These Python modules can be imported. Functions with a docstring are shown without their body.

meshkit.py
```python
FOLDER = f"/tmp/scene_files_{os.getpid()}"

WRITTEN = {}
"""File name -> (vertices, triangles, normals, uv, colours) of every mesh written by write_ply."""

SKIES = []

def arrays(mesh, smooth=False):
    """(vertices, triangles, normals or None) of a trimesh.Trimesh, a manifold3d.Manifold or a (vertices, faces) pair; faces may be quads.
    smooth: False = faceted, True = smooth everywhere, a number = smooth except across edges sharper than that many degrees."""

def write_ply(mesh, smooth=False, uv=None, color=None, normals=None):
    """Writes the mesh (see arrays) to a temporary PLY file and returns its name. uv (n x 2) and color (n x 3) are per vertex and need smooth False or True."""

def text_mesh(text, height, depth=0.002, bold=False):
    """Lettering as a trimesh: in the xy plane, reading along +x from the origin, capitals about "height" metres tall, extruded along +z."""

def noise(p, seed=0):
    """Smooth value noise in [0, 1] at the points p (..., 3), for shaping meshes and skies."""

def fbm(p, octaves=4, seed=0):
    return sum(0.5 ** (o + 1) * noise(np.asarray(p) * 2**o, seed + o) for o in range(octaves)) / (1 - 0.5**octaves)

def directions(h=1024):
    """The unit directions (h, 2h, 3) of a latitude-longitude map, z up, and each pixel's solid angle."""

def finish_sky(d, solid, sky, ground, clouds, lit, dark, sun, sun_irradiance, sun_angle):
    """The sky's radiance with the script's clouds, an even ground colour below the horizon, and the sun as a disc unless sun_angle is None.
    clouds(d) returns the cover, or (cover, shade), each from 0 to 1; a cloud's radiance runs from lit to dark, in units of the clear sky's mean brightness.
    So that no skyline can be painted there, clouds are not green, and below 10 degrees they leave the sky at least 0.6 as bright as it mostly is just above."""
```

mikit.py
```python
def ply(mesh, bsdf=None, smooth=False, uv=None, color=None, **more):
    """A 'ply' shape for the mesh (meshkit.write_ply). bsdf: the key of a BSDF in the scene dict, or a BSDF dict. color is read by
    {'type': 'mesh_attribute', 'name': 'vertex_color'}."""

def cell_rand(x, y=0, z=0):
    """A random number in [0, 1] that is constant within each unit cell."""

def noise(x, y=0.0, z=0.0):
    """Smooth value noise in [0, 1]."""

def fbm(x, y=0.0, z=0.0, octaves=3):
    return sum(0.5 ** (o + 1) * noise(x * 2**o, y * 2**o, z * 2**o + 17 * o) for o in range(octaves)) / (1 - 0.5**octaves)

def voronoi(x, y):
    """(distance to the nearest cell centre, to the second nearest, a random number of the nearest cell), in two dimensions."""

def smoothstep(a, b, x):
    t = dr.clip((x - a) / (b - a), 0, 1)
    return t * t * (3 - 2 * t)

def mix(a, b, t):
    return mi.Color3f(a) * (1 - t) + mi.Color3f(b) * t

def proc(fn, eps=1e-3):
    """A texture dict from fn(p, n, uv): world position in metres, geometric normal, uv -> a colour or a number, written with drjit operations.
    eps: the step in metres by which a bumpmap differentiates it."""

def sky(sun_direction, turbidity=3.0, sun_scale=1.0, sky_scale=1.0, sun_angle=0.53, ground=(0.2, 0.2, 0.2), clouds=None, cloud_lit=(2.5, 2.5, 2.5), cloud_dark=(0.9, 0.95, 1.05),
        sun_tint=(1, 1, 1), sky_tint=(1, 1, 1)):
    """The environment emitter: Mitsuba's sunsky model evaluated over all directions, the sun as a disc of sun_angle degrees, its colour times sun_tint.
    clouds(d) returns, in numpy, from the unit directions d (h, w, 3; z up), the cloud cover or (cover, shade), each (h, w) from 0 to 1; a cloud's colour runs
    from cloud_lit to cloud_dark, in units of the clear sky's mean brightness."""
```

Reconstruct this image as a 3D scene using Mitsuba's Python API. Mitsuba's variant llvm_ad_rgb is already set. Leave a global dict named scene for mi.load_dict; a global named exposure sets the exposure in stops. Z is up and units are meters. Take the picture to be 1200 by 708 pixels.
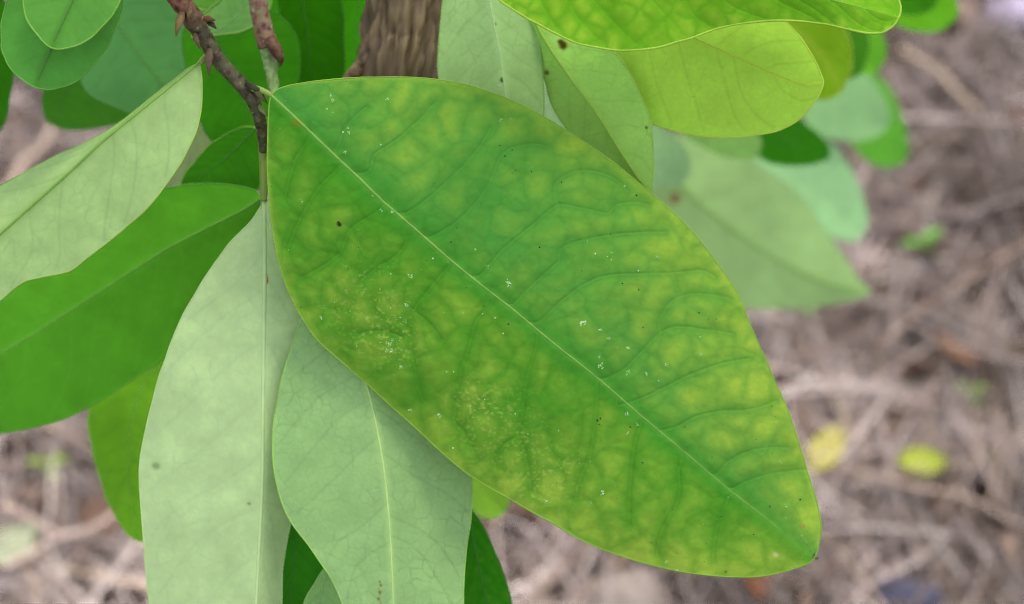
import math
import numpy as np, trimesh, mitsuba as mi, mikit, meshkit
from scipy.spatial import cKDTree
from scipy.interpolate import Akima1DInterpolator, PchipInterpolator

scene, labels = {'type': 'scene'}, {}
T = mi.ScalarTransform4f

# ---------------------------------------------------------------- camera, sky, exposure
FOV, PITCH, FOCUS = 28.0, math.radians(50), 0.300
VIEW = np.array([0, math.cos(PITCH), -math.sin(PITCH)])
UP = np.array([0, math.sin(PITCH), math.cos(PITCH)])
RIGHT = np.array([1.0, 0, 0])
CAM = np.array([0, 0, 0.575])
scene['camera'] = {'type': 'thinlens', 'fov': FOV, 'fov_axis': 'x', 'aperture_radius': 0.0022, 'focus_distance': FOCUS,
                   'near_clip': 0.01, 'far_clip': 2000.0,
                   'to_world': T().look_at(origin=CAM.tolist(), target=(CAM + VIEW).tolist(), up=UP.tolist())}
scene['sky'] = mikit.sky((0.25, 0.35, 0.9), turbidity=3, sun_scale=0.3, sun_angle=18, clouds=lambda d: 1.0)
exposure = 2.42

TX = math.tan(math.radians(FOV / 2))
def at(px, py, z):
    """the world point at depth z (metres) that lies on the sight line of a measured point of the photograph"""
    px, py, z = np.asarray(px, float), np.asarray(py, float), np.asarray(z, float)
    x = (px - 600) / 600 * TX * z
    y = -(py - 354) / 600 * TX * z
    return CAM + x[..., None] * RIGHT + y[..., None] * UP + z[..., None] * VIEW
def ground_at(px, py, h=0.0):
    d = at(px, py, 1.0) - CAM
    return CAM + d * ((CAM[2] - h) / -d[..., 2])
PX = 2 * FOCUS * TX / 1200          # metres per photograph pixel in the plane of focus

def lin(rgb):
    c = np.asarray(rgb, float) / 255
    return np.where(c <= 0.04045, c / 12.92, ((c + 0.055) / 1.055) ** 2.4)

# ---------------------------------------------------------------- materials
def leafy(color, trans, rough, spec_tint=0.0):
    return {'type': 'principledthin', 'base_color': color, 'roughness': rough, 'diff_trans': trans, 'eta': 1.52, 'spec_tint': spec_tint}
VC = {'type': 'mesh_attribute', 'name': 'vertex_color'}
scene['mat_leaf_glossy'] = leafy(VC, 0.62, 0.42)
scene['mat_leaf_matte'] = leafy(VC, 0.62, 0.62)
scene['mat_solid'] = {'type': 'twosided', 'bsdf': {'type': 'principled', 'base_color': VC, 'roughness': 0.6, 'specular': 0.35}}
scene['mat_litter'] = {'type': 'twosided', 'bsdf': {'type': 'diffuse', 'reflectance': VC}}
scene['mat_speck'] = {'type': 'twosided', 'bsdf': {'type': 'principled', 'base_color': VC, 'roughness': 0.75, 'specular': 0.3}}

# ---------------------------------------------------------------- mesh helpers
def fix(rows):
    return np.asarray(rows, float)

def tube(path, radii, sides=8, color=(1, 1, 1), jag=0.0, seed=0, jscale=900.0):
    """a swept tube of varying radius with closed ends -> (v, f, colour)"""
    P = fix(path); n = len(P)
    r = np.broadcast_to(np.asarray(radii, float), (n,))
    t = np.gradient(P, axis=0); t /= np.maximum(np.linalg.norm(t, axis=1, keepdims=True), 1e-12)
    a = np.cross(t[0], [0.31, 0.2, 0.93]); a /= np.linalg.norm(a)
    V = []
    for i in range(n):
        a = a - t[i] * (a @ t[i]); a /= np.linalg.norm(a)
        b = np.cross(t[i], a)
        ph = np.arange(sides) * 2 * math.pi / sides
        V.append(P[i] + r[i] * (np.cos(ph)[:, None] * a + np.sin(ph)[:, None] * b))
    V = np.concatenate(V)
    if jag:
        c = np.repeat(P, sides, axis=0)
        k = 1 + jag * (meshkit.fbm(V * jscale, 3, seed) - 0.5) * 2
        V = c + (V - c) * k[:, None]
    i = np.arange(n - 1)[:, None] * sides; j = np.arange(sides)[None]; jn = (j + 1) % sides
    q = np.stack([i + j, i + jn, i + sides + jn, i + sides + j], -1).reshape(-1, 4)
    f = np.vstack([q[:, [0, 1, 2]], q[:, [0, 2, 3]]])
    c0, c1 = len(V), len(V) + 1
    V = np.vstack([V, P[:1], P[-1:]])
    js = np.arange(sides); jn = (js + 1) % sides; e = (n - 1) * sides
    f = np.vstack([f, np.stack([np.full(sides, c0), jn, js], 1), np.stack([np.full(sides, c1), e + js, e + jn], 1)])
    col = np.asarray(color, float)
    if col.ndim == 2:
        col = np.vstack([np.repeat(col, sides, axis=0), col[:1], col[-1:]])
    else:
        col = np.tile(col, (len(V), 1))
    return V, f, col

def join(parts):
    V, F, C, o = [], [], [], 0
    for v, f, c in parts:
        V.append(v); F.append(f + o); C.append(c); o += len(v)
    return np.vstack(V), np.vstack(F), np.vstack(C)

def put(key, vfc, mat, smooth=True):
    v, f, c = vfc
    scene[key] = mikit.ply((v, f), mat, smooth=smooth, color=np.clip(c, 0.002, 0.95))
    return key

COUNT = {}
def numbered(name):
    n = COUNT.get(name, 0); COUNT[name] = n + 1
    return name if n == 0 else f'{name}_{n:03d}'

def curve(pts, n, closed=False):
    p = fix(pts)
    s = np.r_[0, np.cumsum(np.linalg.norm(np.diff(p, axis=0), axis=1))]
    if len(p) == 2:
        return p[0] + (p[1] - p[0]) * np.linspace(0, 1, n)[:, None]
    c = Akima1DInterpolator(s, p) if len(p) > 2 else None
    tt = np.linspace(0, s[-1], 800); d = c(tt)
    a = np.r_[0, np.cumsum(np.linalg.norm(np.diff(d, axis=0), axis=1))]
    return np.stack([np.interp(np.linspace(0, a[-1], n), a, d[:, k]) for k in range(p.shape[1])], 1)

def along(vals, u):
    vals = fix(vals)
    if vals.ndim == 0 or len(vals) == 1:
        return np.full_like(u, float(vals.ravel()[0]))
    return PchipInterpolator(np.linspace(0, 1, len(vals)), vals)(u)

def dens(polys, step=1.0):
    out = []
    for p in polys:
        p = fix(p); L = np.linalg.norm(np.diff(p, axis=0), axis=1).sum()
        out.append(curve(p, max(3, int(L / step))))
    return np.vstack(out)

# ---------------------------------------------------------------- one leaf of the shrub
def leaf(mid, left, right, z, label, zl=(0,), zr=(0,), nu=160, nv=36, base=(70, 140, 50), vein=(-0.10, 9), net=(22, -0.12), net2=None, yellow=0.0, ycol=(150, 185, 50),
         margin=(150, 190, 70), mrad=0.16, midcol=None, midrad=(0.22, 0.08), mat='mat_leaf_matte', wave=0.5, seed=1, shade=None, veins=None, painter=None, bulge=0.0,
         relief=0.04, petiole=None, stains=(), curl=0.0, gain=1.0):
    """mid, left, right: measured from the leaf's base to its tip; z: depth along the midrib in metres, zl / zr: depth of the two margins against it in mm"""
    rng = np.random.default_rng(seed)
    key = numbered('shrub__leaf')
    M = curve(mid, nu)
    L = curve([mid[0]] + list(left) + [mid[-1]], nu)
    R = curve([mid[0]] + list(right) + [mid[-1]], nu)
    wob_e = meshkit.fbm(np.stack([np.linspace(0, 9, nu), np.full(nu, seed + .3), np.zeros(nu)], 1), 3, seed)[:, None] - 0.5
    wob_r = meshkit.fbm(np.stack([np.linspace(0, 9, nu), np.full(nu, seed + .7), np.zeros(nu)], 1), 3, seed + 1)[:, None] - 0.5
    L = L + (L - M) / (np.linalg.norm(L - M, axis=1, keepdims=True) + 8) * wob_e * 6; R = R + (R - M) / (np.linalg.norm(R - M, axis=1, keepdims=True) + 8) * wob_r * 6
    u = np.linspace(0, 1, nu)
    z = np.where(fix(z) > 0.317, 0.317 + (fix(z) - 0.317) * 1.9, fix(z))
    zm, dl, dr_ = along(z, u), along(zl, u) / 1000, along(zr, u) / 1000
    v = np.linspace(-1, 1, 2 * nv + 1); av = np.abs(v)
    E = np.where((v < 0)[None, :, None], L[:, None], R[:, None])
    C2 = M[:, None] + (E - M[:, None]) * av[None, :, None]                       # the chart
    D = np.where((v < 0)[None], dl[:, None], dr_[:, None])
    Z = zm[:, None] + D * (av ** (1.0 + curl))[None] - bulge / 1000 * (4 * av * (1 - av))[None] * np.sin(np.pi * u)[:, None]
    chart = C2.reshape(-1, 2)
    U = np.repeat(u, len(v)); AV = np.tile(av, nu); SV = np.tile(v, nu)
    q = np.c_[chart / 60.0, np.full(len(chart), seed * 7.3)]
    Z = Z.ravel() + wave / 1000 * ((meshkit.fbm(q, 2, seed) - 0.5) * 2) * AV ** 2 * np.sin(np.pi * np.clip(U, 0, 1)) ** 0.5
    # the veins
    size = np.linalg.norm(np.diff(M, axis=0), axis=1).sum()
    if veins is None:
        veins = []
        nveins = vein[1]
        for side in (0, 1):
            Ed = L if side == 0 else R
            for k in range(nveins):
                u0 = (k + 0.6 + 0.25 * rng.uniform(-1, 1)) / (nveins + 0.3)
                pts = []
                for t in np.linspace(0, 0.93, 8):
                    uu = min(0.995, u0 + 0.13 * t + 0.07 * t * t * (1 - u0) + 0.012 * math.sin(5 * t + k * 1.7 + side))
                    i = int(uu * (nu - 1))
                    pts.append(M[i] + (Ed[i] - M[i]) * t)
                if np.linalg.norm(np.diff(fix(pts), axis=0), axis=1).sum() > 6:
                    veins.append(pts)
    vt = cKDTree(dens(veins)); dv = vt.query(chart)[0]
    dm = cKDTree(dens([M[::4]])).query(chart)[0]
    def cells(sz, sd):
        rr = np.random.default_rng(sd)
        lo, hi = chart.min(0) - sz, chart.max(0) + sz
        n = int((hi - lo).prod() / sz ** 2) + 4
        pts = rr.uniform(lo, hi, (n, 2))
        for _ in range(2):                                                         # a little relaxation
            tr = cKDTree(pts); smp = rr.uniform(lo, hi, (n * 14, 2)); own = tr.query(smp)[1]
            cnt = np.bincount(own, minlength=n)[:, None]
            mean = np.stack([np.bincount(own, smp[:, k], n) for k in (0, 1)], 1)
            pts = np.where(cnt > 0, mean / np.maximum(cnt, 1), pts) * 0.7 + pts * 0.3
        w = chart + 0.75 * sz * (np.stack([meshkit.noise(np.c_[chart / (sz * 0.7), np.full(len(chart), s_)], sd) for s_ in (1.5, 9.5)], 1) - 0.5)
        dd, ii = cKDTree(pts).query(w, k=2)
        return (dd[:, 1] - dd[:, 0]) / 2, ii[:, 0]
    dn, cell = cells(net[0], seed + 5)
    n1 = meshkit.fbm(np.c_[chart / 45.0, np.full(len(chart), seed + .5)], 4, seed)
    nmid = meshkit.fbm(np.c_[chart / 15.0, np.full(len(chart), seed + .9)], 2, seed + 6)
    n2 = meshkit.fbm(np.c_[chart / 7.0, np.full(len(chart), seed + .5)], 3, seed + 3)
    n3 = meshkit.noise(np.c_[chart / 1.6, np.full(len(chart), seed + .5)], seed + 4)
    if painter is None:
        col = np.tile(lin(base), (len(chart), 1)) * gain
        if yellow:
            ymask = np.clip(yellow * (1 - 0.7 * np.exp(-(dv / 8) ** 2)) * (0.15 + 0.85 * np.clip(dn / (0.3 * net[0]), 0, 1)) * np.clip(2.2 * n1 - 0.45, 0, 1.2), 0, 1)
            col = col * (1 - ymask[:, None]) + lin(ycol) * gain * ymask[:, None]
        k = 1 + vein[0] * np.exp(-(dv / 1.6) ** 2) + net[1] * np.exp(-(dn / 0.9) ** 2) * np.clip(3 * n1 - 0.7, 0.1, 1.3) * np.clip(2.6 * nmid - 0.55, 0, 1.3)
        if net2:
            d2, _ = cells(net2[0], seed + 8)
            k = k + net2[1] * np.exp(-(d2 / 0.8) ** 2) * np.clip(3 * n2 - 0.8, 0, 1.2)
        k = k * (0.77 + 0.46 * n1) * (0.92 + 0.16 * n2) * (0.96 + 0.08 * n3)
        col = col * k[:, None]
        if midcol is not None:
            w = (0.5 * np.exp(-(dm / 5) ** 2))[:, None]
            col = col * (1 - w) + lin(midcol) * gain * w
    else:
        col = painter(dict(chart=chart, u=U, v=SV, av=AV, dv=dv, dm=dm, dn=dn, n1=n1, n2=n2, n3=n3, cells=cells))
    for (sx, sy, sr, sc) in stains:
        w_ = chart + 2.5 * (np.stack([meshkit.noise(np.c_[chart / 4, np.full(len(chart), s_)], 3) for s_ in (0.5, 7.5)], 1) - 0.5)
        m = np.exp(-(np.linalg.norm((w_ - [sx, sy]) / sr, axis=1)) ** 4)[:, None]
        col = col * (1 - m) + lin(sc) * m
    Z = Z - relief / 1000 * (1 - np.exp(-(dv / 9) ** 2) - 0.45 * np.exp(-(dv / 1.3) ** 2)) * np.exp(-0 * dm) - 0.5 * relief / 1000 * np.clip(dn / 8, 0, 1)
    Pw = at(chart[:, 0], chart[:, 1], Z)
    m_ = len(v)
    i = np.arange(nu - 1)[:, None] * m_; j = np.arange(m_ - 1)[None]
    Q = np.stack([i + j, i + j + 1, i + m_ + j + 1, i + m_ + j], -1).reshape(-1, 4)
    F = np.vstack([Q[:, [0, 1, 2]], Q[:, [0, 2, 3]]])
    n = np.cross(Pw[F[:, 1]] - Pw[F[:, 0]], Pw[F[:, 2]] - Pw[F[:, 0]])
    F = F[np.linalg.norm(n, axis=1) > 1e-13]
    if (n @ VIEW).sum() > 0: F = F[:, ::-1]
    put(key, (Pw, F, col), mat)
    if label: labels[key] = {'label': label}
    G = Pw.reshape(nu, m_, 3)
    # thickened margin
    ring = np.vstack([G[:, 0], G[::-1, -1][1:]])
    keep = np.r_[True, np.linalg.norm(np.diff(ring, axis=0), axis=1) > 1e-7]; ring = ring[keep][::2]
    mc = (0.50 * lin(margin) + 0.26 * lin(base)) * (0.8 + 0.4 * meshkit.fbm(ring * 300, 2, seed))[:, None]
    put(key + '__margin', tube(ring, 0.8 * mrad / 1000 * (0.75 + 0.5 * meshkit.noise(ring * 400, seed)), 6, mc * gain), 'mat_solid')
    # midrib
    mm = G[::3, nv].copy(); uu = u[::3]
    mc2 = lin(midcol if midcol is not None else base) * (0.76 if midcol is not None else 0.66) * gain * (0.9 + 0.2 * meshkit.fbm(mm * 700, 2, seed))[:, None]
    rad = np.interp(uu, [0, 0.9, 1.0], [midrad[0], midrad[1], 0.03]) / 1000
    keep = uu < 0.945
    put(key + '__midrib', tube(mm[keep] + VIEW * rad[keep][:, None] * 0.45, rad[keep], 8, mc2[keep]), 'mat_solid')
    if petiole is not None:
        pp = fix(petiole); P3 = np.vstack([curve(at(pp[:, 0], pp[:, 1], pp[:, 2]), 24)[:-1], G[0, nv][None]])
        put(key + '__petiole', tube(P3, np.linspace(0.75, 0.5, len(P3)) / 1000 * (midrad[0] / 0.34), 10, lin((110, 135, 60)), jag=0.1), 'mat_solid')
    return key, chart, Pw

PALE, UNDER, DEEP, MIDG = (172, 208, 152), (136, 184, 122), (52, 128, 22), (84, 150, 62)

# ---- the mottled leaf in front
mid0 = [(318, 112), (345, 137), (390, 180), (420, 208), (450, 237), (486, 268), (520, 298), (560, 331), (600, 362), (652, 405), (700, 443), (750, 486), (800, 528), (850, 570), (900, 609), (930, 634), (955, 653)]
up0 = [(328, 104), (345, 99), (370, 95), (400, 92), (460, 90), (520, 94), (570, 106), (622, 128), (660, 150), (712, 184), (765, 228), (806, 268), (840, 310), (866, 350), (884, 395), (905, 440), (925, 486), (942, 540), (955, 580), (962, 612), (961, 632)]
lo0 = [(315, 122), (314, 150), (314, 190), (317, 240), (325, 296), (338, 340), (352, 370), (380, 407), (420, 442), (470, 487), (520, 532), (552, 558), (592, 582), (630, 604), (672, 628), (720, 650), (770, 665), (820, 674), (870, 677), (905, 673), (930, 666), (948, 659)]
vm = [[(481, 247), (515, 221), (554, 182), (575, 150)], [(503, 278), (549, 247), (574, 213), (582, 193), (588, 182), (613, 170), (640, 172)], [(433, 199), (440, 180), (470, 160), (510, 120)],
      [(563, 322), (594, 288), (625, 263), (650, 242), (681, 244), (712, 250), (721, 241), (760, 240)], [(653, 240), (656, 210), (684, 200), (721, 210), (735, 225)],
      [(602, 356), (625, 333), (653, 308), (659, 291), (676, 283), (720, 275), (780, 272)], [(633, 376), (661, 350), (695, 328), (721, 322), (788, 320), (819, 317), (838, 325)],
      [(707, 444), (738, 427), (757, 407), (774, 390), (830, 387), (860, 392)], [(774, 390), (774, 373), (796, 348), (836, 346), (855, 350)], [(788, 320), (796, 346)],
      [(725, 475), (765, 461), (805, 441), (833, 430), (880, 420)], [(793, 500), (816, 488), (845, 482), (878, 480), (910, 470)], [(838, 556), (856, 539), (881, 528), (923, 525)], [(860, 572), (873, 565), (901, 556), (946, 551)],
      [(526, 311), (503, 339), (484, 365), (481, 401), (487, 435), (495, 470)], [(577, 353), (557, 379), (546, 418), (540, 435), (535, 468), (532, 488), (548, 513), (560, 540)],
      [(630, 393), (625, 418), (618, 440), (613, 477), (607, 508), (590, 522), (582, 542)], [(607, 508), (618, 545), (622, 575)], [(700, 452), (697, 496), (692, 530), (678, 567), (675, 584)],
      [(752, 492), (744, 520), (740, 550), (737, 615)], [(800, 532), (796, 550), (796, 580), (774, 627), (770, 650)], [(858, 578), (853, 585), (841, 615), (836, 655)], [(481, 268), (467, 297), (440, 315), (421, 330)],
      [(450, 240), (410, 270), (395, 300), (371, 316), (354, 325)], [(400, 192), (370, 225), (350, 260), (338, 290)], [(365, 156), (345, 190), (335, 230)], [(516, 398), (500, 376), (484, 365)], [(420, 392), (445, 388), (470, 395)], [(390, 182), (405, 150), (430, 125)]]
mid_d = curve(mid0, 900)
for k_, w_ in enumerate(vm):
    dd_ = np.linalg.norm(mid_d - w_[0], axis=1); i_ = int(dd_.argmin())
    if dd_[i_] < 34: vm[k_] = [tuple(mid_d[max(0, i_ - int(6 + 0.5 * dd_[i_]))])] + list(w_)
def mi_step(a, b, x):
    t = np.clip((x - a) / (b - a), 0, 1)
    return t * t * (3 - 2 * t)
def paint_main(d):
    c, u, v, av, dv, dm, n1, n2, n3 = (d[k] for k in ('chart', 'u', 'v', 'av', 'dv', 'dm', 'n1', 'n2', 'n3'))
    wob = 7 * (np.stack([meshkit.fbm(np.c_[c / 22, np.full(len(c), q_)], 2, 41) for q_ in (0.5, 8.5)], 1) - 0.5)
    dt, ci = d['cells'](36, 77); df, _ = d['cells'](12, 78)
    cellr = np.random.default_rng(5).uniform(0, 1, ci.max() + 1)[ci]
    dvw = dv + 9 * (meshkit.fbm(np.c_[c / 16, np.full(len(c), 4.1)], 3, 43) - 0.5)
    fade = np.clip(1.35 - 0.5 * av, 0, 1)
    d3, _ = d['cells'](21, 79)
    dcell = np.minimum(dt, 0.9 * dv + 0.8)
    lines = np.maximum(np.exp(-(dt / 7.5) ** 2), 0.3 * np.exp(-(d3 / 3.2) ** 2) * np.clip(4 * n1 - 1.2, 0, 1)) * np.clip(0.55 + 0.9 * (nlow_ := meshkit.fbm(np.c_[c / 60.0, np.full(len(c), 9.3)], 2, 29)), 0, 1)
    g = np.maximum.reduce([0.56 * fade * np.exp(-np.clip(dvw, 0, None) ** 2 / 170), 0.24 * lines, np.exp(-(dm / (30 * (1 - 0.45 * u))) ** 2)])
    blob = mi_step(0.28, 0.62, meshkit.fbm(np.c_[(c + wob) / 26.0, np.full(len(c), 6.6)], 3, 19))
    nlow = meshkit.fbm(np.c_[c / 120.0, np.full(len(c), 3.3)], 3, 9)
    Y = np.clip(0.29 + 0.16 * np.clip(u - 0.25, 0, 0.5) + 0.45 * av ** 1.3 + 0.75 * (u - 0.42) * (0.35 + av) + 1.2 * (nlow - 0.5) + 0.35 * (cellr - 0.5), 0.06, 1.1) * (0.62 + 0.46 * mi_step(0.5, 12.0, dcell)) * (0.76 + 0.36 * blob)
    y = np.clip(0.82 * (1 - g) * Y * (0.8 + 0.4 * n2), 0, 1)
    y = np.clip(y + 0.26 * (1 - 0.6 * g) * np.clip((av - 0.25) / 0.75, 0, 1) * np.clip((u - 0.25) / 0.5, 0, 1), 0, 1)
    y = np.maximum(y, np.clip(np.exp(-((1 - av) / 0.06) ** 2) * 0.7 + 0.85 * np.clip((u - 0.84) / 0.12, 0, 1) * (0.25 + 0.75 * np.clip(dm / 30, 0, 1)), 0, 0.92) * (0.8 + 0.3 * n2) * (1 - 0.3 * g))[:, None]
    upper = np.clip(v * 3 + 0.4, 0, 1)[:, None]  # bluish sky sheen of the upper half, painted into the green below
    green = lin((62, 138, 38)) * (1 - upper) + lin((69, 141, 58)) * upper
    col = green * (1 - y) + lin((140, 177, 66)) * y
    k = (0.84 + 0.32 * n1) * (0.94 + 0.12 * n2) * (0.95 + 0.1 * n3) * (1 - 0.09 * np.exp(-((dv - 2.0) / 1.7) ** 2) * np.clip(3 * n1 - 0.6, 0, 1.2) + 0.13 * np.exp(-(dv / 0.9) ** 2)) * (1 - 0.05 * np.exp(-(df / 0.9) ** 2)) * (1 - 0.06 * np.exp(-(dt / 1.6) ** 2))
    col = col * k[:, None]
    w = (0.35 * np.exp(-(dm / 4.0) ** 2))[:, None]
    col = col * (1 - w) + lin((110, 164, 72)) * w
    # pale stippling in two patches, where cells have died back
    for (sx, sy, sr) in ((430, 365, 48), (462, 405, 30), (580, 500, 45), (640, 560, 45), (555, 470, 26)):
        st = np.exp(-(np.linalg.norm(c - [sx, sy], axis=1) / sr) ** 2) * np.clip((meshkit.noise(np.c_[c / 2.6, np.full(len(c), 2.2)], 31) - 0.62) * 4, 0, 1)
        col = col * (1 - 0.35 * st[:, None]) + lin((190, 202, 112)) * 0.35 * st[:, None]
    return col
main, chart0, P0 = leaf(mid0, lo0, up0, (0.300, 0.2985, 0.299, 0.300, 0.301), 'large mottled green and yellow leaf lying across the middle, white specks on it', zl=(0, 4, 6, 5, 2, 0), zr=(0, 2, 4, 4, 2, 0),
     nu=620, nv=130, margin=(138, 180, 56), mrad=0.13, midcol=(104, 162, 62), midrad=(0.26, 0.09), mat='mat_leaf_glossy', wave=1.0, seed=3, veins=vm, painter=paint_main, bulge=1.2, relief=0.25,
     petiole=[(296, 104, 0.3035), (306, 106, 0.3018), (318, 112, 0.300)],
     stains=[(909, 650, 3.2, (182, 172, 128)), (941, 617, 2.6, (146, 136, 60)), (348, 143, 6, (112, 124, 36)), (397, 263, 3.0, (40, 30, 12)), (955, 652, 3, (70, 70, 40))])

put(main + '__tip', tube(curve(at([949, 953, 957, 959], [646, 651, 655, 653], [0.3008, 0.3008, 0.3006, 0.3004]), 12), np.linspace(0.00022, 0.0001, 12), 6, lin((60, 62, 36))), 'mat_solid')

def blobs(pts, normal, rise, seed, colors):
    rng = np.random.default_rng(seed); out = []
    ico = trimesh.creation.icosphere(subdivisions=1); iv, jf = np.array(ico.vertices), np.array(ico.faces)
    a = np.cross(normal, [1, 0, 0]); a /= np.linalg.norm(a); b = np.cross(normal, a)
    tr = cKDTree(chart0)
    grains = []
    for (x, y, r) in pts:
        if r < 1.9 or rise > 0.37: grains.append((x, y, r)); continue
        for _ in range(int(3 + r * 2)):
            t, d_ = rng.uniform(0, 6.283), r * rng.uniform(0.1, 1.0); grains.append((x + d_ * math.cos(t), y + d_ * math.sin(t), r * rng.uniform(0.22, 0.5)))
    for (x, y, r) in grains:
        p = P0[tr.query([x, y])[1]]
        w = iv * (1 + 0.35 * rng.uniform(-1, 1, (len(iv), 1)))
        sc = 0.62 * r * PX * np.array([rng.uniform(.8, 1.2), rng.uniform(.8, 1.2), rise])
        out.append((p + (w[:, :1] * sc[0]) * a + (w[:, 1:2] * sc[1]) * b + (w[:, 2:] * sc[2]) * normal + normal * 0.00003, jf, np.tile(lin(colors[rng.integers(len(colors))]), (len(iv), 1))))
    return join(out)
rng = np.random.default_rng(11)
white = [(684, 378, 4.2), (703, 386, 2.4), (714, 396, 2.2), (737, 407, 2.8), (703, 418, 2.3), (703, 429, 3.6), (736, 437, 2.8), (757, 438, 2.5), (781, 428, 2.4), (772, 446, 1.8), (821, 416, 2.2), (821, 395, 1.7), (595, 330, 3.2), (597, 334, 2.6), (571, 312, 2.0), (557, 292, 1.8),
         (481, 323, 3.6), (476, 358, 3.0), (456, 404, 3.4), (459, 411, 3.2), (461, 398, 2.4), (453, 411, 2.2), (470, 430, 2.6), (376, 372, 2.6), (446, 246, 2.4), (461, 249, 3.2), (438, 228, 2.2), (390, 117, 2.6), (388, 112, 2.4), (409, 156, 2.6), (408, 150, 2.0), (402, 155, 1.6), (454, 116, 2.4), (446, 170, 1.8), (404, 178, 2.4), (390, 132, 1.6), (383, 128, 1.8),
         (481, 480, 2.8), (515, 487, 2.8), (735, 485, 2.8), (746, 498, 2.0), (736, 508, 2.2), (705, 578, 3.6), (692, 589, 2.6), (639, 588, 2.8), (914, 541, 2.2), (921, 593, 2.2), (782, 659, 2.4), (793, 668, 2.6), (733, 218, 2.4), (598, 139, 2.2), (587, 141, 2.4), (770, 301, 2.0), (717, 296, 2.0), (716, 305, 1.6), (698, 297, 1.7), (688, 283, 1.4), (748, 317, 1.8), (580, 372, 1.8), (590, 391, 1.7), (523, 436, 1.7), (531, 436, 1.6), (566, 368, 1.4), (543, 367, 1.3), (354, 238, 2.0), (508, 303, 1.4), (712, 300, 1.3), (655, 505, 1.6), (530, 525, 1.5), (853, 583, 1.4)]
for _ in range(100):
    cx, cy, sr = [(430, 360, 26), (450, 385, 24), (470, 345, 22), (590, 505, 24), (640, 560, 24), (420, 330, 16), (460, 405, 10), (560, 470, 16)][rng.integers(8)]
    white.append((cx + rng.normal() * sr, cy + rng.normal() * sr, rng.uniform(0.5, 1.2)))
for _ in range(70):
    i = rng.integers(len(chart0)); white.append((*chart0[i], rng.uniform(0.4, 0.9)))
put(main + '__white_speck', blobs(white, -VIEW, 0.35, 4, [(130, 176, 128), (116, 166, 106), (152, 186, 148), (136, 176, 96)]), 'mat_speck')
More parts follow.
